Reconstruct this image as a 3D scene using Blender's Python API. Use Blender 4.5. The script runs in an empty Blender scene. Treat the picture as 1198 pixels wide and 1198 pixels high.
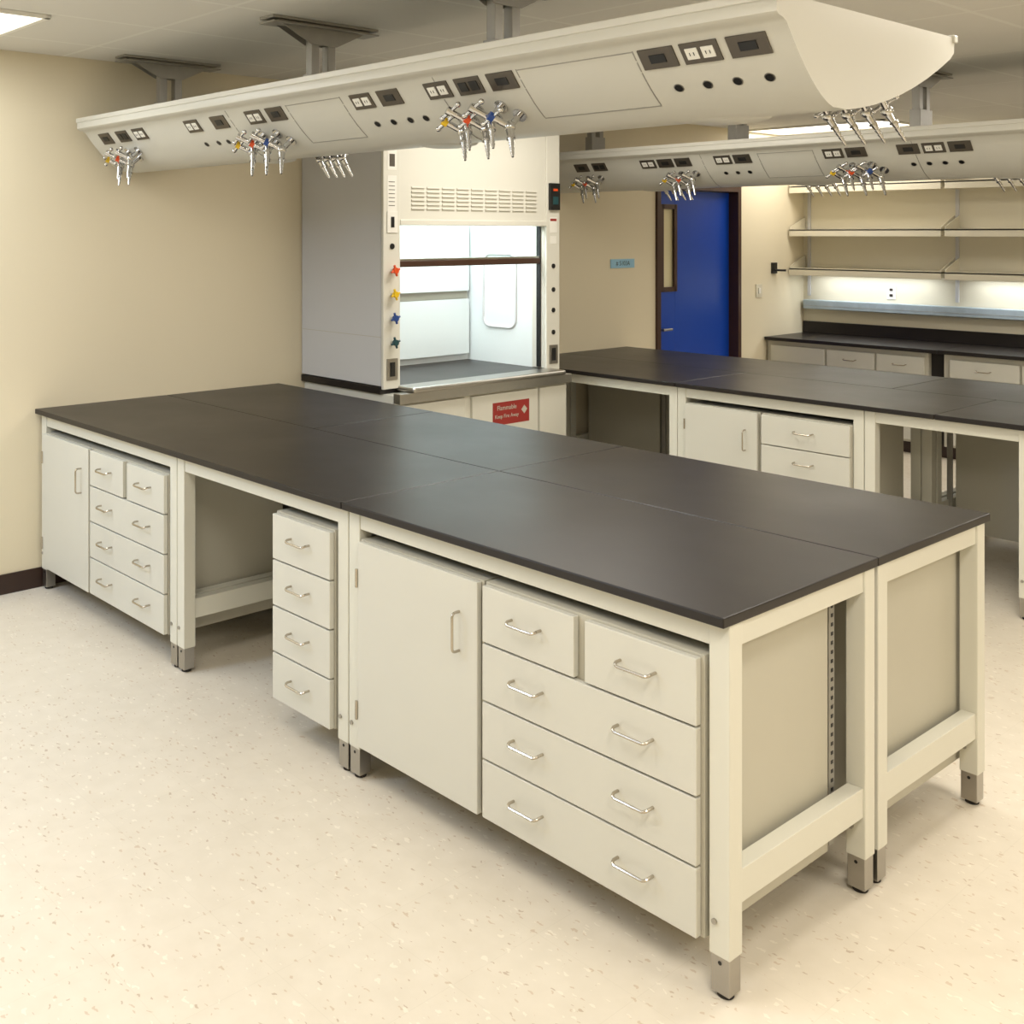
import bpy, bmesh, math, random
from mathutils import Vector, Matrix
random.seed(4)
scene=bpy.context.scene
try:
    scene.view_settings.view_transform='Standard'
    scene.view_settings.look='None'
except Exception: pass
COL=bpy.context.collection

# ------------------------------------------------------------------ materials
def s2l(c):
    return tuple(((x/255)/12.92 if x/255<=0.04045 else (((x/255)+.055)/1.055)**2.4) for x in c)+(1,)
def mat(name,rgb,rough=.5,metal=0,var=.03,scale=6,bump=0,bscale=200,coat=0,emit=0,spec=.5):
    m=bpy.data.materials.new(name);m.use_nodes=True;nt=m.node_tree;b=nt.nodes['Principled BSDF']
    c=s2l(rgb)
    tc=nt.nodes.new('ShaderNodeTexCoord')
    n=nt.nodes.new('ShaderNodeTexNoise');n.inputs['Scale'].default_value=scale;n.inputs['Detail'].default_value=3
    nt.links.new(tc.outputs['Object'],n.inputs['Vector'])
    mx=nt.nodes.new('ShaderNodeMix');mx.data_type='RGBA'
    mx.inputs[6].default_value=tuple(x*(1-var) for x in c[:3])+(1,)
    mx.inputs[7].default_value=tuple(min(1,x*(1+var)) for x in c[:3])+(1,)
    nt.links.new(n.outputs['Fac'],mx.inputs[0]);nt.links.new(mx.outputs[2],b.inputs['Base Color'])
    b.inputs['Roughness'].default_value=rough;b.inputs['Metallic'].default_value=metal
    b.inputs['Specular IOR Level'].default_value=spec
    if coat: b.inputs['Coat Weight'].default_value=coat;b.inputs['Coat Roughness'].default_value=.2
    if emit:
        b.inputs['Emission Color'].default_value=c;b.inputs['Emission Strength'].default_value=emit
        try: m.cycles.emission_sampling='NONE'
        except Exception: pass
    if bump:
        n2=nt.nodes.new('ShaderNodeTexNoise');n2.inputs['Scale'].default_value=bscale;n2.inputs['Detail'].default_value=2
        nt.links.new(tc.outputs['Object'],n2.inputs['Vector'])
        bp=nt.nodes.new('ShaderNodeBump');bp.inputs['Strength'].default_value=bump;bp.inputs['Distance'].default_value=.002
        nt.links.new(n2.outputs['Fac'],bp.inputs['Height']);nt.links.new(bp.outputs['Normal'],b.inputs['Normal'])
    return m
M_cab=mat('painted_steel_cream',(209,207,196),.38,var=.015)
M_frame=mat('frame_paint_cream',(217,215,202),.35,var=.015)
M_in=mat('cabinet_side_paint',(190,186,171),.5,var=.03)
M_dark=mat('dark_gap',(38,34,30),.8)
M_steel=mat('brushed_steel',(176,172,165),.32,1,var=.06,scale=30)
M_chrome=mat('chrome',(205,205,205),.14,1,var=.02)
M_handle=mat('satin_nickel_pull',(188,180,166),.25,1,var=.02)
M_carrier=mat('carrier_paint',(208,206,196),.35,var=.015)
M_hood=mat('hood_paint_grey_white',(206,206,207),.4,var=.015)
M_hoodc=mat('hood_face_cream',(220,218,207),.4,var=.015)
M_hoodin=mat('hood_liner_white',(228,234,234),.35,var=.01)
M_black=mat('black_plastic',(22,22,22),.4)
M_plate=mat('outlet_plate_bronze',(98,92,84),.35,.8)
M_white=mat('white_plastic',(235,233,225),.4,var=.01)
M_galv=mat('galvanised_steel',(165,162,155),.45,.5,var=.12,scale=14)
M_blue=mat('door_blue_paint',(6,64,170),.4,var=.05,scale=3)
M_brown=mat('bronze_brown_frame',(66,40,26),.45,var=.05)
M_glassC=mat('door_lite_glass',(220,210,172),.25)
M_sign=mat('sign_blue',(150,196,222),.5)
M_red=mat('sign_red',(150,42,36),.5)
M_wall=mat('wall_paint_cream',(228,217,190),.7,var=.02,scale=1.3,bump=.15,bscale=160)
M_wallb=mat('wall_paint_cream_back',(228,221,200),.7,var=.02,scale=1.3,bump=.15,bscale=160)
M_base=mat('rubber_base_brown',(52,34,26),.45)
M_race=mat('raceway_blue_grey',(168,182,192),.35,var=.2,scale=16)
M_shelf=mat('shelf_paint_cream',(214,207,186),.45,var=.02)
M_or=mat('knob_orange',(225,80,25),.4);M_ye=mat('knob_yellow',(230,190,30),.4);M_bl=mat('knob_blue',(35,70,140),.4);M_gr=mat('knob_green',(25,70,75),.4)
M_em=mat('lamp_diffuser',(255,250,238),.5,emit=3)
M_emh=mat('hood_lamp',(240,250,255),.5,emit=3)

def mat_epoxy():
    m=mat('black_epoxy_resin',(31,26,24),.4,var=.06,scale=5,bump=.05,bscale=400,spec=.45)
    nt=m.node_tree;b=nt.nodes['Principled BSDF']
    tc=nt.nodes.new('ShaderNodeTexCoord');n=nt.nodes.new('ShaderNodeTexNoise');n.inputs['Scale'].default_value=2.5;n.inputs['Detail'].default_value=4
    nt.links.new(tc.outputs['Object'],n.inputs['Vector'])
    mr=nt.nodes.new('ShaderNodeMapRange');mr.inputs[1].default_value=.3;mr.inputs[2].default_value=.7;mr.inputs[3].default_value=.34;mr.inputs[4].default_value=.39
    nt.links.new(n.outputs['Fac'],mr.inputs[0]);nt.links.new(mr.outputs[0],b.inputs['Roughness'])
    return m
M_top=mat_epoxy()
def mat_floor():
    m=bpy.data.materials.new('vinyl_floor_flecked');m.use_nodes=True;nt=m.node_tree;b=nt.nodes['Principled BSDF'];L=nt.links.new
    tc=nt.nodes.new('ShaderNodeTexCoord')
    base=nt.nodes.new('ShaderNodeTexNoise');base.inputs['Scale'].default_value=14;base.inputs['Detail'].default_value=6
    L(tc.outputs['Object'],base.inputs['Vector'])
    mx=nt.nodes.new('ShaderNodeMix');mx.data_type='RGBA';mx.inputs[6].default_value=s2l((214,204,186));mx.inputs[7].default_value=s2l((229,220,204))
    L(base.outputs['Fac'],mx.inputs[0])
    prev=mx.outputs[2]
    for k,(rot,sc,col,th,seed,am) in enumerate([(.5,48,(160,128,92),.09,0,.5),(2.2,60,(186,156,120),.12,7,.45),(1.2,52,(244,236,220),.13,3,.5)]):
        mp=nt.nodes.new('ShaderNodeMapping');mp.inputs['Rotation'].default_value=(0,0,rot);mp.inputs['Scale'].default_value=(1,2.4,1);mp.inputs['Location'].default_value=(seed,seed,0)
        wn=nt.nodes.new('ShaderNodeTexNoise');wn.inputs['Scale'].default_value=45
        L(tc.outputs['Object'],wn.inputs['Vector'])
        va=nt.nodes.new('ShaderNodeVectorMath');va.operation='MULTIPLY_ADD';va.inputs[1].default_value=(.03,.03,0)
        L(wn.outputs['Color'],va.inputs[0]);L(tc.outputs['Object'],va.inputs[2]);L(va.outputs[0],mp.inputs['Vector'])
        vo=nt.nodes.new('ShaderNodeTexVoronoi');vo.inputs['Scale'].default_value=sc*.5
        L(mp.outputs[0],vo.inputs['Vector'])
        sep=nt.nodes.new('ShaderNodeSeparateColor');L(vo.outputs['Color'],sep.inputs[0])
        pw=nt.nodes.new('ShaderNodeMath');pw.operation='POWER';L(sep.outputs[0],pw.inputs[0]);pw.inputs[1].default_value=2
        mul=nt.nodes.new('ShaderNodeMath');mul.operation='MULTIPLY';L(pw.outputs[0],mul.inputs[0]);mul.inputs[1].default_value=th*2.4
        lt=nt.nodes.new('ShaderNodeMath');lt.operation='LESS_THAN';L(vo.outputs['Distance'],lt.inputs[0]);L(mul.outputs[0],lt.inputs[1])
        fa=nt.nodes.new('ShaderNodeMath');fa.operation='MULTIPLY';L(lt.outputs[0],fa.inputs[0]);fa.inputs[1].default_value=am
        m2=nt.nodes.new('ShaderNodeMix');m2.data_type='RGBA';L(fa.outputs[0],m2.inputs[0]);L(prev,m2.inputs[6]);m2.inputs[7].default_value=s2l(col)
        prev=m2.outputs[2]
    br=nt.nodes.new('ShaderNodeTexBrick');br.offset=0;br.inputs['Scale'].default_value=1;br.inputs['Brick Width'].default_value=.305;br.inputs['Row Height'].default_value=.305;br.inputs['Mortar Size'].default_value=.001
    br.inputs['Color1'].default_value=(1,1,1,1);br.inputs['Color2'].default_value=(.985,.985,.985,1);br.inputs['Mortar'].default_value=(.94,.94,.93,1)
    L(tc.outputs['Object'],br.inputs['Vector'])
    m3=nt.nodes.new('ShaderNodeMix');m3.data_type='RGBA';m3.blend_type='MULTIPLY';m3.inputs[0].default_value=1;L(prev,m3.inputs[6]);L(br.outputs['Color'],m3.inputs[7])
    L(m3.outputs[2],b.inputs['Base Color']);b.inputs['Roughness'].default_value=.42
    return m
M_floor=mat_floor()
def mat_ceiling():
    m=bpy.data.materials.new('ceiling_tile');m.use_nodes=True;nt=m.node_tree;b=nt.nodes['Principled BSDF'];L=nt.links.new
    tc=nt.nodes.new('ShaderNodeTexCoord')
    mp=nt.nodes.new('ShaderNodeMapping');mp.inputs['Location'].default_value=(.32,.34,0);L(tc.outputs['Object'],mp.inputs['Vector'])
    br=nt.nodes.new('ShaderNodeTexBrick');br.offset=0;br.inputs['Scale'].default_value=1;br.inputs['Brick Width'].default_value=.61;br.inputs['Row Height'].default_value=1.22;br.inputs['Mortar Size'].default_value=.012
    br.inputs['Color1'].default_value=s2l((224,221,213));br.inputs['Color2'].default_value=s2l((221,218,210));br.inputs['Mortar'].default_value=s2l((232,230,222))
    L(mp.outputs[0],br.inputs['Vector']);L(br.outputs['Color'],b.inputs['Base Color']);b.inputs['Roughness'].default_value=.85
    return m
M_ceil=mat_ceiling()
def mat_glass():
    m=bpy.data.materials.new('sash_glass');m.use_nodes=True;nt=m.node_tree;nt.nodes.clear()
    o=nt.nodes.new('ShaderNodeOutputMaterial');t=nt.nodes.new('ShaderNodeBsdfTransparent');g=nt.nodes.new('ShaderNodeBsdfGlossy');g.inputs['Roughness'].default_value=.02
    mx=nt.nodes.new('ShaderNodeMixShader');mx.inputs[0].default_value=.05
    t.inputs[0].default_value=(.95,.98,.97,1)
    nt.links.new(t.outputs[0],mx.inputs[1]);nt.links.new(g.outputs[0],mx.inputs[2]);nt.links.new(mx.outputs[0],o.inputs[0]);return m
M_glass=mat_glass()

# ------------------------------------------------------------------ builder
class G:
    def __init__(s,name,loc=(0,0,0)):
        s.e=bpy.data.objects.new(name,None);s.e.empty_display_size=.1;s.e.location=loc;COL.objects.link(s.e);s.loc=Vector(loc);s.p={}
    def bm(s,part,m,bev,smooth=False):
        if part not in s.p: s.p[part]=(bmesh.new(),m,bev,smooth)
        return s.p[part][0]
    def box(s,part,m,x0,x1,y0,y1,z0,z1,bev=.0015):
        b=s.bm(part,m,bev)
        x0,x1=sorted((x0,x1));y0,y1=sorted((y0,y1));z0,z1=sorted((z0,z1))
        mt=Matrix.Translation(((x0+x1)/2,(y0+y1)/2,(z0+z1)/2))@Matrix.Diagonal((x1-x0,y1-y0,z1-z0,1))
        bmesh.ops.create_cube(b,size=1,matrix=mt)
    def obox(s,part,m,c,u,v,n,su,sv,sn,bev=.001):
        b=s.bm(part,m,bev);u,v,n=Vector(u).normalized(),Vector(v).normalized(),Vector(n).normalized()
        R=Matrix((u,v,n)).transposed().to_4x4()
        bmesh.ops.create_cube(b,size=1,matrix=Matrix.Translation(c)@R@Matrix.Diagonal((su,sv,sn,1)))
    def cyl(s,part,m,p0,p1,r,r2=None,seg=16,bev=0):
        b=s.bm(part,m,bev,True);p0,p1=Vector(p0),Vector(p1);d=p1-p0
        R=d.to_track_quat('Z','Y').to_matrix().to_4x4()
        bmesh.ops.create_cone(b,cap_ends=True,segments=seg,radius1=r,radius2=r if r2 is None else r2,depth=d.length,matrix=Matrix.Translation((p0+p1)/2)@R)
    def sph(s,part,m,c,r,sc=(1,1,1)):
        b=s.bm(part,m,0,True);bmesh.ops.create_uvsphere(b,u_segments=16,v_segments=10,radius=r,matrix=Matrix.Translation(c)@Matrix.Diagonal((*sc,1)))
    def tube(s,part,m,pts,r,seg=8):
        b=s.bm(part,m,0,True);pts=[Vector(p) for p in pts];rings=[];ref=None
        for i,p in enumerate(pts):
            t=((pts[min(i+1,len(pts)-1)]-pts[max(i-1,0)])).normalized()
            if ref is None:
                ref=t.orthogonal().normalized()
            ref=(ref-t*ref.dot(t)).normalized();bi=t.cross(ref)
            rings.append([b.verts.new(p+r*(math.cos(a)*ref+math.sin(a)*bi)) for a in [2*math.pi*k/seg for k in range(seg)]])
        for a,c in zip(rings,rings[1:]):
            for k in range(seg): b.faces.new((a[k],a[(k+1)%seg],c[(k+1)%seg],c[k]))
        b.faces.new(rings[0][::-1]);b.faces.new(rings[-1])
    def prismX(s,part,m,prof,x0,x1,bev=0,smooth=False):
        b=s.bm(part,m,bev,smooth)
        A=[b.verts.new((x0,y,z)) for y,z in prof];B=[b.verts.new((x1,y,z)) for y,z in prof];n=len(prof)
        for k in range(n): b.faces.new((A[k],A[(k+1)%n],B[(k+1)%n],B[k]))
        b.faces.new(A[::-1]);b.faces.new(B)
    def text(s,name,body,size,m,loc,rot,align='CENTER'):
        t=bpy.data.curves.new(name,'FONT');t.body=body;t.size=size;t.align_x=align;t.align_y='CENTER';t.extrude=.0003
        t.materials.append(m);o=bpy.data.objects.new(name,t);COL.objects.link(o);o.parent=s.e;o.location=Vector(loc)-s.loc;o.rotation_euler=rot
    def done(s):
        for part,(b,m,bev,sm) in s.p.items():
            bmesh.ops.translate(b,verts=b.verts,vec=-s.loc)
            bmesh.ops.recalc_face_normals(b,faces=b.faces)
            me=bpy.data.meshes.new(part);b.to_mesh(me);b.free();me.materials.append(m)
            o=bpy.data.objects.new(part,me);COL.objects.link(o);o.parent=s.e
            if sm:
                for f in me.polygons: f.use_smooth=True
                md=o.modifiers.new('es','EDGE_SPLIT');md.split_angle=math.radians(40)
            if bev:
                md=o.modifiers.new('bev','BEVEL');md.width=bev;md.segments=2;md.limit_method='ANGLE';md.angle_limit=math.radians(35)
        return s.e
def plainbox(name,m,x0,x1,y0,y1,z0,z1):
    me=bpy.data.meshes.new(name);b=bmesh.new();c=Vector(((x0+x1)/2,(y0+y1)/2,(z0+z1)/2))
    bmesh.ops.create_cube(b,size=1,matrix=Matrix.Diagonal((x1-x0,y1-y0,z1-z0,1)));b.to_mesh(me);b.free();me.materials.append(m)
    o=bpy.data.objects.new(name,me);o.location=c;COL.objects.link(o);return o

# ------------------------------------------------------------------ room
XL,XR,YF,YB,ZC=-3.92,3.6,-4.2,7.635,2.726
plainbox('floor',M_floor,XL-.15,XR+.15,YF-.15,YB+.15,-.1,0)
plainbox('ceiling',M_ceil,XL-.15,XR+.15,YF-.15,YB+.15,ZC,ZC+.1)
DY0,DY1,DZ=5.29,6.53,2.22
def wall_left():
    me=bpy.data.meshes.new('wall_left');b=bmesh.new()
    for (y0,y1,z0,z1) in [(YF,DY0,0,ZC),(DY1,YB,0,ZC),(DY0,DY1,DZ,ZC)]:
        bmesh.ops.create_cube(b,size=1,matrix=Matrix.Translation((XL-.075,(y0+y1)/2,(z0+z1)/2))@Matrix.Diagonal((.15,y1-y0,z1-z0,1)))
    b.to_mesh(me);b.free();me.materials.append(M_wall);o=bpy.data.objects.new('wall_left',me);COL.objects.link(o)
wall_left()
plainbox('wall_back',M_wallb,XL,XR,YB,YB+.15,0,ZC)
plainbox('wall_right',M_wall,XR,XR+.15,YF,YB,0,ZC)
plainbox('wall_front',M_wall,XL,XR,YF-.15,YF,0,ZC)
plainbox('baseboard_left',M_base,XL+.0005,XL+.008,YF+.01,1.6,0.0005,.10)
plainbox('baseboard_left.001',M_base,XL+.0005,XL+.008,3.25,DY0-.01,0.0005,.10)
plainbox('baseboard_right',M_base,XR-.008,XR-.0005,YF+.01,YB-.01,0.0005,.10)
plainbox('baseboard_front',M_base,XL+.02,XR-.02,YF+.0005,YF+.008,0.0005,.10)

d=G('door_1',(XL,(DY0+DY1)/2,0))
d.box('frame',M_brown,XL-.15,XL+.02,DY0,DY0+.05,0,DZ)
d.box('frame',M_brown,XL-.15,XL+.02,DY1-.05,DY1,0,DZ)
d.box('frame',M_brown,XL-.15,XL+.02,DY0+.05,DY1-.05,DZ-.05,DZ)
X0,X1=XL-.115,XL-.07
ly0,ly1=5.47,5.66
d.box('leaf',M_blue,X0,X1,DY0+.055,ly0,.01,DZ-.055)
d.box('leaf',M_blue,X0,X1,ly1,DY1-.055,.01,DZ-.055)
d.box('leaf',M_blue,X0,X1,ly0,ly1,.01,1.34)
d.box('leaf',M_blue,X0,X1,ly0,ly1,2.03,DZ-.055)
d.box('lite_glass',M_glassC,X0+.015,X1-.015,ly0,ly1,1.34,2.03,0)
for a in [(ly0-.02,ly0+.02,1.32,2.05),(ly1-.02,ly1+.02,1.32,2.05),(ly0,ly1,1.32,1.36),(ly0,ly1,2.01,2.05)]:
    d.box('lite_trim',M_brown,X1-.005,X1+.012,*a)
d.cyl('lever_handle',M_steel,(X1,5.43,1.01),(X1+.06,5.43,1.01),.012)
d.cyl('lever_handle',M_steel,(X1+.055,5.42,1.01),(X1+.055,5.54,1.01),.01)
d.cyl('lever_rose',M_steel,(X1,5.43,1.01),(X1+.008,5.43,1.01),.03)
d.done()
g=G('room_sign',(XL,4.85,1.57));g.box('plate',M_sign,XL+.001,XL+.008,4.70,5.0,1.535,1.605)
g.text('lettering','# 5103A',.05,M_black,(XL+.0085,4.85,1.57),(math.pi/2,0,math.pi/2));g.done()
g=G('light_switch',(XL,6.84,1.29));g.box('plate',M_shelf,XL+.001,XL+.008,6.79,6.89,1.23,1.35);g.box('rocker',M_white,XL+.008,XL+.016,6.825,6.855,1.265,1.315);g.done()

# ------------------------------------------------------------------ bench parts
TT,ST=.914,.025
LW=.055
def pull_h(g,x,y,z,out=-1,w=.105):
    r=.0042;o=.03;P=[(x-w/2,y,z)]
    for a in (0,30,60,90): P.append((x-w/2+.012-.012*math.cos(math.radians(a)) ,y+out*(o-.012+.012*math.sin(math.radians(a))),z-.006*a/90))
    for a in (90,60,30,0): P.append((x+w/2-.012+.012*math.cos(math.radians(a)),y+out*(o-.012+.012*math.sin(math.radians(a))),z-.006*a/90))
    P.append((x+w/2,y,z));g.tube('drawer_pulls',M_handle,P,r)
def pull_v(g,x,y,z,out=-1,w=.115):
    r=.0042;o=.03;P=[(x,y,z-w/2)]
    for a in (0,30,60,90): P.append((x,y+out*(o-.012+.012*math.sin(math.radians(a))),z-w/2+.012-.012*math.cos(math.radians(a))))
    for a in (90,60,30,0): P.append((x,y+out*(o-.012+.012*math.sin(math.radians(a))),z+w/2-.012+.012*math.cos(math.radians(a))))
    P.append((x,y,z+w/2));g.tube('door_pulls',M_handle,P,r)
def leg(g,x0,y0,outY=-1):
    x1,y1=x0+LW,y0+LW
    g.box('legs',M_frame,x0,x1,y0,y1,.10,TT-ST,.003)
    g.box('leg_feet',M_steel,x0+.003,x1-.003,y0+.003,y1-.003,.012,.115,.002)
    g.cyl('foot_glides',M_dark,((x0+x1)/2,(y0+y1)/2,0.0005),((x0+x1)/2,(y0+y1)/2,.014),.02)
    for yy,o in ((y0,-1),(y1,1)):
        g.cyl('leg_bolts',M_steel,((x0+x1)/2-.012,yy,.18),((x0+x1)/2-.012,yy+o*.005,.18),.007,seg=10)
        g.cyl('foot_holes',M_black,((x0+x1)/2,yy-o*.002,.085),((x0+x1)/2,yy-o*.0035+o*.001,.085),.005,seg=10)
def table(g,x0,x1,y0,y1):
    for x in (x0,x1-LW):
        for y in (y0,y1-LW): leg(g,x,y)
        g.box('top_rails',M_frame,x+.006,x+LW-.006,y0+LW,y1-LW,.829,.889)
        g.box('lower_rails',M_frame,x+.006,x+LW-.006,y0+LW,y1-LW,.215,.295)
    for y in (y0,y1-LW): g.box('top_rails',M_frame,x0+LW,x1-LW,y+.004,y+LW-.02,.829,.889)
def cab_door(g,x0,x1,yf,out,z0,z1,side=1):
    g.box('cabinet_doors',M_cab,x0+.003,x1-.003,yf,yf-out*.02,z0,z1,.002)
    hx=(x1-.075) if side>0 else (x0+.075)
    pull_v(g,hx,yf,z1-.16,out)
    hh=x0-.001 if side>0 else x1+.001
    for z in (z1-.12,z0+.12): g.cyl('door_hinges',M_handle,(hh,yf+out*.002,z-.03),(hh,yf+out*.002,z+.03),.005,seg=10)
def cab_drawers(g,x0,x1,yf,out,zs,split=False,two=True):
    for i,(a,b) in enumerate(zip(zs[1:],zs[:-1])):
        a+=.003;b-=.003
        if i==0 and split:
            xm=(x0+x1)/2
            for p,q in ((x0+.003,xm-.018),(xm+.018,x1-.003)):
                g.box('drawer_fronts',M_cab,p,q,yf,yf-out*.02,a,b,.002);pull_h(g,(p+q)/2,yf,(a+b)/2+.012,out)
        else:
            g.box('drawer_fronts',M_cab,x0+.003,x1-.003,yf,yf-out*.02,a,b,.002)
            if two:
                w=x1-x0
                for xx in (x0+w*.25,x1-w*.25): pull_h(g,xx,yf,(a+b)/2+.012,out)
            else: pull_h(g,(x0+x1)/2,yf,(a+b)/2+.012,out)
def carcass(g,x0,x1,ya,yb,z0=.125,z1=.80):
    g.box('cabinet_bodies',M_in,x0,x1,ya,yb,z0,z1,.001)

g=G('lab_bench',(-1.95,.762,0))
e=.0015
def slabs(g,lst):
    for (x0,x1,y0,y1) in lst: g.box('epoxy_worktop',M_top,x0+e,x1-e,y0+e,y1-e,TT-ST,TT,.003)
slabs(g,[(-1.418,0,0,.762),(-3.91,-1.418,0,.762),(-1.418,0,.762,1.524),(-2.57,-1.418,.762,1.524),(-3.91,-2.57,.762,1.524)])
F=.034
for (x0,x1) in [(-1.416,-.006),(-2.542,-1.421),(-3.90,-2.547)]:
    table(g,x0,x1,F,.752); table(g,x0,x1,.772,1.490)
yf=.012
Z4=[.797,.630,.463,.296,.125]
carcass(g,-1.352,-.795,F,.62);cab_door(g,-1.347,-.80,yf,-1,.125,.797)
carcass(g,-.788,-.072,F,.62);cab_drawers(g,-.785,-.078,yf,-1,Z4,True,True)
carcass(g,-1.83,-1.49,F,.62);cab_drawers(g,-1.83,-1.49,yf,-1,Z4,False,False)
carcass(g,-3.838,-3.315,F,.62);cab_door(g,-3.838,-3.32,yf,-1,.125,.797)
carcass(g,-3.31,-2.61,F,.62);cab_drawers(g,-3.308,-2.612,yf,-1,Z4,True,True)
yb=1.524-.012;B=1.49
carcass(g,-.788,-.072,.95,B);cab_drawers(g,-.785,-.078,yb,1,Z4,True,True)
carcass(g,-1.352,-.795,.95,B);cab_door(g,-1.347,-.80,yb,1,.125,.797,-1)
carcass(g,-3.31,-2.61,.90,B);cab_drawers(g,-3.308,-2.612,yb,1,Z4,True,True)
carcass(g,-3.838,-3.315,.90,B);cab_door(g,-3.838,-3.32,yb,1,.125,.797)
for x in (-.0715,):
    g.box('slotted_strips',M_galv,x,x+.003,.622,.65,.14,.82,.0005)
    for k in range(26): g.box('strip_slots',M_black,x+.003,x+.0036,.630,.642,.16+k*.025,.17+k*.025,0)
g.done()

g=G('lab_bench',(-1.7,4.13,0))
Y0=3.37
slabs(g,[(-2.43,-.95,Y0,Y0+.762),(-3.91,-2.43,Y0,Y0+.762),(-.95,.62,Y0,Y0+.762),(-3.91,-1.5,Y0+.762,Y0+1.524),(-1.5,.62,Y0+.762,Y0+1.524)])
for (x0,x1) in [(-3.90,-2.437),(-2.433,-1.313),(-1.309,-.53),(-.526,.60)]:
    table(g,x0,x1,Y0+F,Y0+.752); table(g,x0,x1,Y0+.772,Y0+1.490)
yf=Y0+.012
carcass(g,-2.373,-1.895,Y0+F,Y0+.62);cab_door(g,-2.37,-1.90,yf,-1,.125,.797)
carcass(g,-1.885,-1.372,Y0+F,Y0+.62);cab_drawers(g,-1.882,-1.375,yf,-1,Z4,False,False)
carcass(g,-.46,.08,Y0+F,Y0+.62);cab_drawers(g,-.46,.08,yf,-1,Z4,False,False)
yb=Y0+1.512;B=Y0+1.49
for a,b in ((-3.83,-3.2),(-3.16,-2.75),(-1.23,-.72),(-2.37,-1.9)):
    carcass(g,a,b,Y0+.95,B);cab_door(g,a,b,yb,1,.125,.797)
for x in (-1.24,-3.14,-2.72):
    g.box('slotted_strips',M_galv,x-.03,x,Y0+.93,Y0+.94,.02,.86,.001)
g.done()

# ------------------------------------------------------------------ overhead carriers
def arc(p,q,b,n=6):
    out=[]
    for i in range(n+1):
        t=i/n;out.append(((1-t)**2*p[0]+2*t*(1-t)*b[0]+t*t*q[0],(1-t)**2*p[1]+2*t*(1-t)*b[1]+t*t*q[1]))
    return out
def valve(g,x,y,z,s=1.0,col=None,dy=-1):
    n=Vector((0,.75*dy,-.66)).normalized()
    p=Vector((x,y,z));q=p+n*.05*s
    g.cyl('valve_flanges',M_chrome,p-n*.004,p+n*.006,.019*s)
    g.cyl('valve_bodies',M_chrome,p,q,.008*s)
    up=Vector((-.45,dy*.75,.45)).normalized()
    g.sph('valve_bodies',M_chrome,q,.015*s)
    h=q+up*.05*s
    g.cyl('valve_bodies',M_chrome,q,h,.0085*s)
    g.cyl('valve_levers',M_chrome,h+Vector((-.026*s,0,-.014*s)),h+Vector((.026*s,0,.014*s)),.005*s)
    g.sph('valve_levers',M_chrome,h+Vector((-.028*s,0,-.015*s)),.0075*s);g.sph('valve_levers',M_chrome,h+Vector((.028*s,0,.015*s)),.0075*s)
    g.cyl('valve_index_'+(col.name if col else 'plain'),col or M_chrome,h-up*.004*s,h+up*.01*s,.0115*s)
    dn=Vector((.38,dy*.30,-.86)).normalized();k=q+dn*.03*s
    g.cyl('valve_nozzles',M_chrome,q,k,.012*s,.0085*s)
    g.cyl('valve_nozzles',M_chrome,k,k+dn*.006*s,.0115*s,.0115*s,seg=6)
    k=k+dn*.006*s
    for i in range(4):
        a=k+dn*.013*s*i;g.cyl('valve_nozzles',M_chrome,a,a+dn*.013*s,(.0088-.0011*i)*s,(.0055-.0009*i)*s,seg=12)
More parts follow.
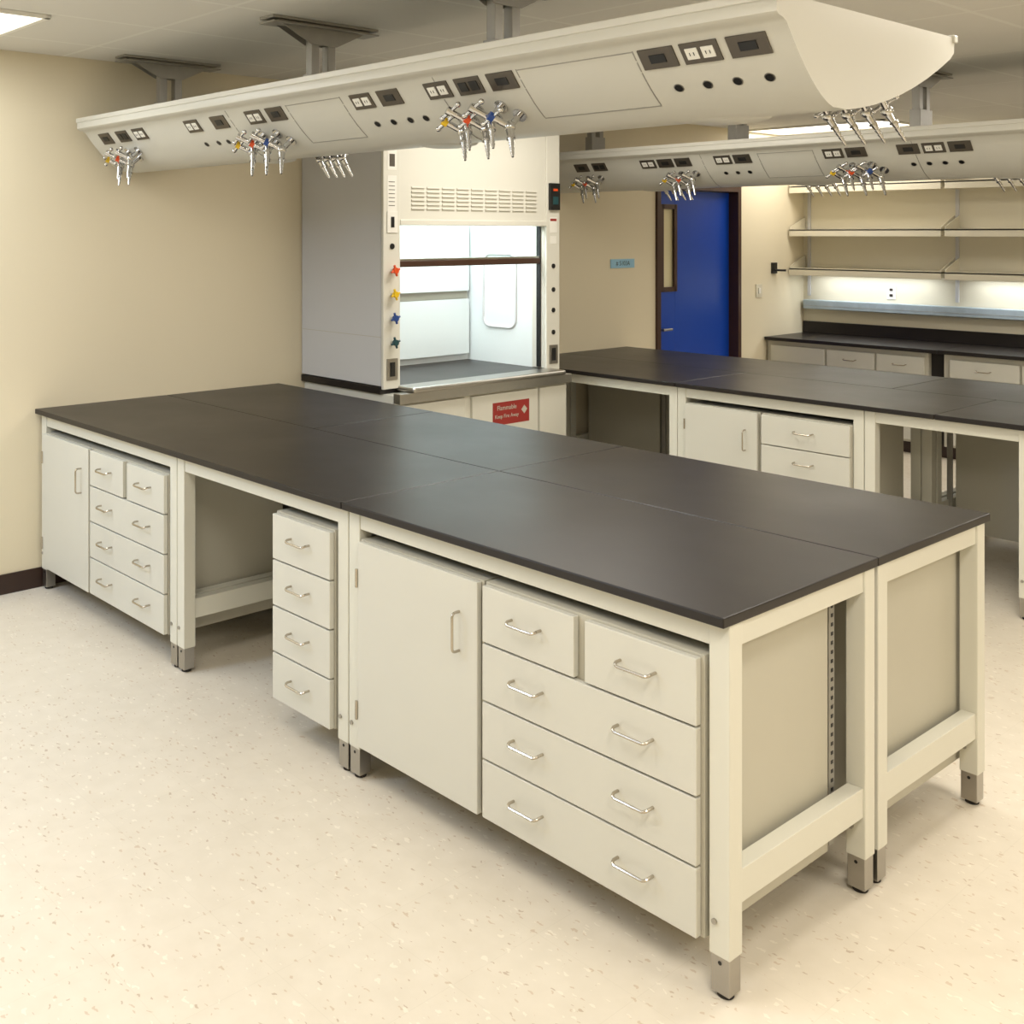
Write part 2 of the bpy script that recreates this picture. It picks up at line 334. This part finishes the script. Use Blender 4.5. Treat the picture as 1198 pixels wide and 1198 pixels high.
def carrier(x0,x1,Yo,outlets,holes,valves,backv,posts,lamps,panels,dz=0):
    g=G('overhead_service_carrier',((x0+x1)/2,Yo+.7,2.3))
    prof=[(.2,2.392),(.195,2.385),(.195,2.345),(.205,2.337),(.225,2.333)]
    prof+=arc((.24,2.325),(.47,2.132),(.37,2.155),8)[0:]
    prof+=arc((.54,2.13),(1.17,2.325),(.86,2.165),8)
    prof+=[(1.195,2.345),(1.2,2.385),(1.195,2.392)]
    g.prismX('housing',M_carrier,[(Yo+a,b+dz) for a,b in prof],x0,x1,0,True)
    g.box('rim',M_carrier,x0-.006,x1+.006,Yo+.19,Yo+.215,2.375+dz,2.398+dz,.003)
    g.box('rim',M_carrier,x0-.006,x1+.006,Yo+1.185,Yo+1.21,2.375+dz,2.398+dz,.003)
    u=Vector((1,0,0))
    def fp(v):
        i=v*8;pts=arc((.24,2.325),(.47,2.132),(.37,2.155),8);k=min(7,int(i));f=i-k
        a=Vector((0,*pts[k]));b=Vector((0,*pts[k+1]));p=a.lerp(b,f);t=(b-a).normalized();n=Vector((0,t.z,-t.y)) 
        if n.y>0:n=-n
        return p,-t,n
    def place(x,v):
        p,t,n=fp(v);return Vector((x,p.y+Yo,p.z+dz)),t,n
    for (x,kind) in outlets:
        c,t,n=place(x-.008,.12)
        g.obox('outlet_plates',M_plate,c+n*.002,u,t,n,.112,.064,.005)
        for dx in (-.024,.024):
            if kind=='w': g.obox('receptacles_white',M_white,c+n*.005+u*dx,u,t,n,.036,.034,.004)
            elif kind=='b': g.obox('receptacles_black',M_black,c+n*.005+u*dx,u,t,n,.036,.034,.004)
            if kind=='w':
                for q in (-.006,.006): g.obox('receptacle_slots',M_black,c+n*.0075+u*(dx+q),u,t,n,.002,.01,.001,0)
        if kind=='n': g.obox('data_jacks',M_black,c+n*.005,u,t,n,.05,.026,.004)
    for x in holes:
        c,t,n=place(x-.01,.42);g.cyl('knockout_plugs',M_black,c-n*.001,c+n*.003,.0115,seg=20)
        g.cyl('plug_rims',M_steel,c-n*.001,c+n*.0015,.0145,seg=20)
    for (xa,xb) in panels:
        for x in (xa,xb):
            for k in range(6):
                a,tt,nn=place(x,.08+k*.095);g.obox('cover_seams',M_galv,a+nn*.0005,u,tt,nn,.003,.031,.002,0)
        for v in (.05,.62):
            a,tt,nn=place((xa+xb)/2,v);g.obox('cover_seams',M_galv,a+nn*.0005,u,tt,nn,xb-xa,.003,.002,0)
    for x in [x0+1.33,x0+2.6]:
        for k in range(9):
            a,tt,nn=place(x,.04+k*.115);g.obox('section_seams',M_galv,a+nn*.0005,u,tt,nn,.0025,.035,.002,0)
    for (xc,nv,cols) in valves:
        for i in range(nv):
            c,t,n=place(xc+.03+(i-(nv-1)/2)*.052,.38 if i%2 else .52)
            valve(g,c.x,c.y,c.z,1.3,cols[i%len(cols)])
    for (xc,nv,yy,zz) in backv:
        for i in range(nv): valve(g,xc+(i-(nv-1)/2)*.058,Yo+yy,zz+dz,1.15,None,1)
    for xc in lamps:
        b=g.bm('underside_lamp_domes',M_carrier,0,True)
        bmesh.ops.create_uvsphere(b,u_segments=28,v_segments=10,radius=.12,matrix=Matrix.Translation((xc,Yo+.56,2.137+dz))@Matrix.Diagonal((1,.8,.14,1)))
    for xc in posts:
        yc=Yo+.66
        g.box('ceiling_plates',M_galv,xc-.05,xc+.05,yc-.29,yc+.29,ZC-.012,ZC-.0005,.001)
        g.box('ceiling_plates',M_galv,xc-.055,xc+.055,yc-.29,yc+.29,ZC-.03,ZC-.024,.001)
        for dy in (-.045,.045):
            g.box('posts',M_galv,xc-.021,xc+.021,yc+dy-.021,yc+dy+.021,2.38+dz,ZC-.005,.002)
        g.box('posts',M_galv,xc-.03,xc+.03,yc-.075,yc+.075,2.385+dz,2.5,.002)
        for sx in (-.025,.022):
            b=g.bm('gussets',M_galv,0)
            pr=[(yc-.26,ZC-.012),(yc+.26,ZC-.012),(yc+.07,ZC-.10),(yc-.07,ZC-.10)]
            A=[b.verts.new((xc+sx,y,z)) for y,z in pr];Bv=[b.verts.new((xc+sx+.003,y,z)) for y,z in pr]
            for k in range(4): b.faces.new((A[k],A[(k+1)%4],Bv[(k+1)%4],Bv[k]))
            b.faces.new(A[::-1]);b.faces.new(Bv)
    g.done()
C4=[M_ye,None,M_or,None,M_bl]
carrier(-3.83,.02,0,
  [(-3.64,'n'),(-3.46,'b'),(-3.29,'w'),(-2.80,'w'),(-2.58,'n'),(-2.31,'w'),(-2.16,'n'),(-1.62,'w'),(-1.47,'n'),(-1.225,'w'),(-1.08,'b'),(-.935,'n'),(-.36,'n'),(-.228,'w'),(-.09,'n')],
  [-.342,-.252,-.163,-.072,-1.62,-1.53,-1.44,-1.36,-2.80,-2.70,-2.62,-2.52],
  [(-3.54,4,C4),(-2.33,5,C4),(-1.09,5,C4)],
  [(-2.62,4,.86,2.195),(-.13,4,.86,2.195)],
  [-3.70,-2.38,-1.30],[-.33,-1.48,-2.6],[(-.87,-.44),(-2.08,-1.74)])
carrier(-3.80,.55,3.45,
  [(-3.40,'n'),(-3.25,'b'),(-2.86,'w'),(-2.73,'n'),(-2.60,'n'),(-2.32,'w'),(-2.19,'n'),(-1.63,'w'),(-1.50,'n'),(-1.22,'n'),(-1.09,'w'),(-.96,'n'),(-.5,'w')],
  [-2.34,-2.26,-2.18,-1.22,-1.14,-1.06,-.98],
  [(-2.66,4,C4),(-1.53,5,C4),(-3.4,4,C4)],
  [(-3.1,4,.86,2.195),(-2.05,4,.86,2.195),(-.95,4,.86,2.195)],
  [-3.6,-2.46,-1.33,-.2],[-3.0,-1.9,-.8],[(-2.09,-1.75)],dz=-.03)

# ------------------------------------------------------------------ fume hood
HX0,HX1,HY0,HY1,HT=-3.915,-3.16,1.70,3.19,2.47
g=G('fume_hood',(-3.5,2.44,0))
g.box('side_panels',M_hood,HX0,HX1-.022,HY0,HY0+.012,.957,HT,.002)
g.box('side_panels',M_hood,HX0,HX1-.022,HY1-.012,HY1,.957,HT,.002)
g.box('side_seam',M_in,HX0+.01,HX1-.02,HY0-.0006,HY0+.001,1.228,1.231,0)
g.box('corner_posts',M_hoodc,HX1-.02,HX1,HY0,HY0+.125,.94,HT,.004)
g.box('corner_posts',M_hoodc,HX1-.02,HX1,HY1-.125,HY1,.94,HT,.004)
iy0,iy1=HY0+.125,HY1-.125
g.box('post_returns',M_hoodc,HX1-.12,HX1-.022,iy0-.03,iy0,.954,2.37,.002)
g.box('post_returns',M_hoodc,HX1-.12,HX1-.022,iy1,iy1+.03,.954,2.37,.002)
g.box('header_panel',M_hoodc,HX1-.04,HX1-.008,iy0,iy1,1.862,HT,.003)
g.box('header_lip',M_hoodc,HX1-.05,HX1+.002,iy0,iy1,1.852,1.885,.004)
ga,gb=1.905,2.985
nb=9;wB=(gb-ga)/nb
for i in range(nb):
    for k in range(6):
        zz=1.935+k*.024
        g.box('vent_slots',M_in,HX1-.0085,HX1-.0068,ga+i*wB+.01,ga+(i+1)*wB-.01,zz,zz+.009,0)
        g.box('louvres',M_hoodc,HX1-.008,HX1-.001,ga+i*wB+.01,ga+(i+1)*wB-.01,zz+.009,zz+.017,.001)
g.box('liner',M_hoodin,HX0+.005,HX0+.06,iy0,iy1,.94,2.40,.001)
g.box('liner',M_hoodin,HX0+.06,HX1-.12,iy0-.02,iy0,.94,2.40,.001)
g.box('liner',M_hoodin,HX0+.06,HX1-.12,iy1,iy1+.02,.94,2.40,.001)
g.box('liner',M_hoodin,HX0+.01,HX1-.03,iy0,iy1,2.38,2.42,.001)
g.box('roof',M_hood,HX0,HX1-.03,HY0+.013,HY1-.013,HT-.01,HT,.001)
for zz in (.975,1.40,1.95):
    g.box('baffle_panels',M_hoodin,HX0+.085,HX0+.091,iy0+.02,iy1-.02,zz+.02,zz+(.39 if zz<1 else .5 if zz<1.9 else .3),.001)
g.box('baffle_slots',M_in,HX0+.061,HX0+.063,iy0+.01,iy1-.01,1.365,1.42,0)
def rrect(cx,cz,w,h,r,y,n=6):
    P=[]
    for sx,sz,a0 in ((1,1,0),(-1,1,90),(-1,-1,180),(1,-1,270)):
        for i in range(n+1):
            a=math.radians(a0+90*i/n);P.append((cx+sx*(w/2-r)+r*math.cos(a) if False else cx+sx*(w/2-r)+r*math.cos(a),y,cz+sz*(h/2-r)+r*math.sin(a)))
    P.append(P[0]);return P
g.tube('access_panel_gasket',M_hood,rrect(-3.56,1.43,.29,.48,.06,iy1-.004),.007)
g.box('hood_worktop',M_top,HX0,HX1-.025,HY0-.005,HY1+.005,.912,.952,.003)
g.box('airfoil_sill',M_steel,HX1-.02,-3.03,HY0+.11,HY1-.09,.925,.955,.01)
g.box('sill_apron',M_steel,-3.10,-3.045,HY0+.02,HY1-.02,.87,.925,.002)
g.box('sash_handle',M_brown,HX1-.075,HX1-.045,iy0,iy1,1.615,1.65,.004)
g.box('sash_rail',M_steel,HX1-.07,HX1-.05,iy0,iy1,1.650,1.662,.001)
g.box('sash_glass',M_glass,HX1-.062,HX1-.058,iy0,iy1,1.66,1.87,0)
g.box('sash_stiles',M_black,HX1-.075,HX1-.045,iy0+.0005,iy0+.012,.96,1.87,.001)
g.box('sash_stiles',M_steel if False else M_black,HX1-.075,HX1-.045,iy1-.012,iy1-.0005,.96,1.87,.001)
g.box('interior_lamp',M_emh,HX0+.25,HX1-.2,iy0+.15,iy1-.15,2.36,2.378,.002)
g.box('ceiling_enclosure',M_hood,HX0,HX1-.03,HY0+.01,HY1-.01,HT,ZC-.002,.001)
bx=-3.09
g.box('base_cabinet',M_hoodc,HX0,bx,HY0+.02,HY1-.02,.10,.912,.002)
g.box('toe_kick',M_base,HX0,bx-.06,HY0+.03,HY1-.03,0.0005,.10,.001)
for a,b in ((1.74,2.25),(2.31,2.88),(2.90,3.15)):
    g.box('base_doors',M_cab,bx,bx+.018,a,b,.13,.855,.002)
g.box('flammable_sign',M_red,bx+.018,bx+.0195,2.48,2.80,.665,.80,0)
rz=(math.pi/2,0,math.pi/2)
g.text('sign_text','Flammable',.04,M_in,(bx+.021,2.60,.765),rz)
g.text('sign_text_2','Keep Fire Away',.032,M_in,(bx+.021,2.60,.715),rz)
g.cyl('sign_emblem',M_in,(bx+.0185,2.755,.74),(bx+.0205,2.755,.74),.026,seg=4)
yl=HY0+.0625;yr=HY1-.0625;f=HX1
def plate(part,m,y,z,w,h,t=.006): g.box(part,m,f,f+t,y-w/2,y+w/2,z-h/2,z+h/2,.001)
plate('labels',M_white,yl,2.22,.07,.12,.002);plate('labels',M_white,yl,2.03,.07,.20,.002)
for k in range(7): g.box('label_print',M_plate,f+.002,f+.0025,yl-.025,yl+.02,1.96+k*.022,1.964+k*.022,0)
g.box('label_print',M_plate,f+.002,f+.0025,yl-.02,yl+.02,2.18,2.25,0)
plate('receptacle_plates',M_white,yl,1.87,.075,.12);g.box('receptacle_face',M_black,f+.006,f+.009,yl-.012,yl+.012,1.84,1.90,.001)
plate('receptacle_plates_steel',M_steel,yl,1.05,.08,.12);g.box('receptacle_face',M_black,f+.006,f+.009,yl-.018,yl+.018,1.01,1.09,.001)
g.cyl('buttons',M_black,(f,yl,1.735),(f+.006,yl,1.735),.016)
for z,m,nm in ((1.60,M_or,'o'),(1.467,M_ye,'y'),(1.335,M_bl,'b'),(1.20,M_gr,'g')):
    g.cyl('knob_stems',M_chrome,(f,yl,z),(f+.03,yl,z),.009);g.cyl('knob_'+nm,m,(f+.022,yl,z),(f+.042,yl,z),.017,seg=18)
    for a in (0.3,1.87,3.44,5.01):
        g.cyl('knob_'+nm,m,(f+.032,yl,z),(f+.032,yl+.032*math.cos(a),z+.032*math.sin(a)),.009,.006,seg=8)
plate('monitor_case',M_black,yr,2.04,.09,.17,.02)
g.box('monitor_display',M_or,f+.02,f+.0215,yr-.02,yr+.02,2.075,2.09,0);g.box('monitor_display_2',M_gr,f+.02,f+.0215,yr-.025,yr+.025,1.99,2.04,0)
plate('labels',M_white,yr,1.86,.07,.10,.002);plate('labels',M_white,yr,1.765,.06,.05,.002)
g.box('label_print_red',M_red,f+.002,f+.0025,yr-.03,yr+.03,1.885,1.90,0)
for z in (1.60,1.45,1.32,1.18): g.cyl('buttons',M_black,(f,yr,z),(f+.006,yr,z),.015)
plate('receptacle_plates_steel',M_steel,yr,1.04,.08,.12);g.box('receptacle_face',M_black,f+.006,f+.009,yr-.018,yr+.018,1.0,1.08,.001)
g.done()

# ------------------------------------------------------------------ back counter + shelves
ZT=.872;CY=6.92
g=G('wall_counter',(-2.4,7.3,0))
g.box('epoxy_worktop',M_top,XL+.01,-2.42,CY,YB-.005,ZT-.03,ZT,.003);g.box('epoxy_worktop',M_top,-2.417,.5,CY,YB-.005,ZT-.03,ZT,.003)
g.box('backsplash',M_top,XL+.01,.5,YB-.03,YB-.004,ZT,ZT+.11,.003)
g.box('base_cabinets',M_in,XL+.02,-2.50,CY+.045,YB-.01,.1,ZT-.03,.001)
g.box('base_cabinets',M_in,-2.38,.48,CY+.045,YB-.01,.1,ZT-.03,.001)
g.box('toe_kick',M_base,XL+.03,.47,CY+.1,YB-.02,.0005,.1,.001)
g.box('gap_shade_sheet',M_dark,-2.5,-2.38,CY+.10,CY+.11,.1,ZT-.03,0)  # dark sheet stands in for shade in the open gap between cabinets
def dr(a,b,z0,z1,h=True):
    g.box('drawer_fronts',M_cab,a,b,CY+.025,CY+.045,z0,z1,.002)
    if h: pull_h(g,(a+b)/2,CY+.025,(z0+z1)/2,-1)
for a,b in ((-3.86,-3.36),(-3.34,-2.93),(-2.91,-2.53),(-2.33,-1.83),(-1.81,-1.31)):
    dr(a,b,.66,.80,a!=-3.86);g.box('base_doors',M_cab,a,b,CY+.025,CY+.045,.12,.65,.002)
g.done()
g=G('wall_shelving',(-2.4,7.5,1.8))
for x in (-3.86,-2.545,-1.22,.1):
    g.box('standards',M_hood,x-.014,x+.014,YB-.016,YB-.0005,1.22,2.6,.001)
bays=[(-3.90,-2.56),(-2.53,-1.235),(-1.205,.09)]
for z in (1.44,1.80,2.20):
    for a,b in bays:
        g.box('shelf_boards',M_shelf,a,b,7.335,YB-.02,z+.03,z+.045,.002)
        g.box('shelf_lips',M_shelf,a,b,7.335,7.347,z-.02,z+.045,.002)
        for x in (a,b-.006):
            bq=g.bm('shelf_end_brackets',M_shelf,.001)
            pr=[(7.34,z-.005),(YB-.017,z-.02),(YB-.017,z+.16),(7.50,z+.12),(7.34,z+.06)]
            A=[bq.verts.new((x,y,zz)) for y,zz in pr];Bv=[bq.verts.new((x+.006,y,zz)) for y,zz in pr];n=len(pr)
            for k in range(n): bq.faces.new((A[k],A[(k+1)%n],Bv[(k+1)%n],Bv[k]))
            bq.faces.new(A[::-1]);bq.faces.new(Bv)
for a,b in bays:
    g.box('undershelf_lamp_housings',M_white,a+.1,b-.1,7.44,7.54,1.435,1.468,.003)
    g.box('undershelf_lamp_lenses',M_emh,a+.12,b-.12,7.45,7.53,1.43,1.436,0)
g.done()
g=G('wall_raceway',(-2,7.6,1.14));g.box('raceway_channel',M_race,XL+.03,.5,YB-.07,YB-.001,1.10,1.185,.006)
g.box('raceway_cover_line',M_galv,XL+.03,.5,YB-.071,YB-.07,1.13,1.133,0);g.done()
g=G('wall_outlet',(-3.15,YB,1.26));g.box('plate',M_white,-3.14,-3.06,YB-.007,YB-.001,1.22,1.34,.001)
for z in (1.255,1.305): g.box('sockets',M_plate,-3.115,-3.085,YB-.009,YB-.007,z-.012,z+.012,.001)
g.done()
g=G('wall_bracket_lamp',(XL,7.1,1.5));g.box('mount',M_black,XL+.001,XL+.02,7.05,7.13,1.44,1.54,.002);g.cyl('arm',M_black,(XL+.01,7.09,1.47),(XL+.11,7.12,1.47),.01);g.done()

# ------------------------------------------------------------------ ceiling lights
def troffer(x,y,w=.61,l=1.22,power=60,col=(1,.93,.82)):
    g=G('ceiling_light',(x,y,ZC-.01))
    g.box('frame',M_white,x-w/2,x-w/2+.025,y-l/2,y+l/2,ZC-.016,ZC-.0005);g.box('frame',M_white,x+w/2-.025,x+w/2,y-l/2,y+l/2,ZC-.016,ZC-.0005)
    g.box('frame',M_white,x-w/2,x+w/2,y-l/2,y-l/2+.025,ZC-.016,ZC-.0005);g.box('frame',M_white,x-w/2,x+w/2,y+l/2-.025,y+l/2,ZC-.016,ZC-.0005)
    g.box('diffuser',M_em,x-w/2+.02,x+w/2-.02,y-l/2+.02,y+l/2-.02,ZC-.008,ZC-.002,0)
    L=bpy.data.lights.new('tube_light','AREA');L.shape='RECTANGLE';L.size=w-.06;L.size_y=l-.06;L.energy=power;L.color=col
    o=bpy.data.objects.new('tube_light',L);COL.objects.link(o);o.parent=g.e;o.location=(0,0,-.008)
    g.done()
W=(1,.945,.86);CW=(.52,.69,1)
troffer(-3.245,-.95,power=15,col=(.9,.95,1))
troffer(-3.1,-2.7,power=62,col=CW)  # unseen cool fixture, added to tint the left cabinet fronts bluish
troffer(-.9,-1.6,power=20,col=W)
troffer(1.2,-1.2,power=42,col=W)
troffer(2.4,1.0,power=32,col=W)
troffer(-2.3,2.35,power=22,col=W)
troffer(.1,1.95,power=30,col=W)
troffer(-3.3,6.9,w=1.22,l=.61,power=14,col=W)
troffer(-.6,5.9,w=1.22,l=.61,power=24,col=W)
troffer(1.8,4.6,power=28,col=W)
def area(name,loc,rot,sx,sy,p,col,parent=None):
    L=bpy.data.lights.new(name,'AREA');L.shape='RECTANGLE';L.size=sx;L.size_y=sy;L.energy=p;L.color=col
    o=bpy.data.objects.new(name,L);COL.objects.link(o);o.location=loc;o.rotation_euler=rot;return o
area('hood_interior_light',(-3.5,2.44,2.355),(0,0,0),.3,1.1,17,(.92,.98,1))
for a,b in bays[:2]: area('undershelf_light',((a+b)/2,7.49,1.428),(0,0,0),1.0,.06,2.8,(.95,.98,1))
w=bpy.data.worlds.new('w');scene.world=w;w.use_nodes=True;w.node_tree.nodes['Background'].inputs[0].default_value=(.9,.85,.78,1);w.node_tree.nodes['Background'].inputs[1].default_value=.3

# ------------------------------------------------------------------ camera
cd=bpy.data.cameras.new('camera');cd.sensor_width=36;cd.sensor_fit='HORIZONTAL';cd.lens=1280.59/1198*36
cd.shift_x=(599-404.47)/1198;cd.shift_y=-(599-273.08)/1198;cd.clip_start=.05
co=bpy.data.objects.new('camera',cd);COL.objects.link(co);co.location=(1.4187,-2.2741,1.8068);co.rotation_euler=(math.pi/2,0,.8904)
scene.camera=co
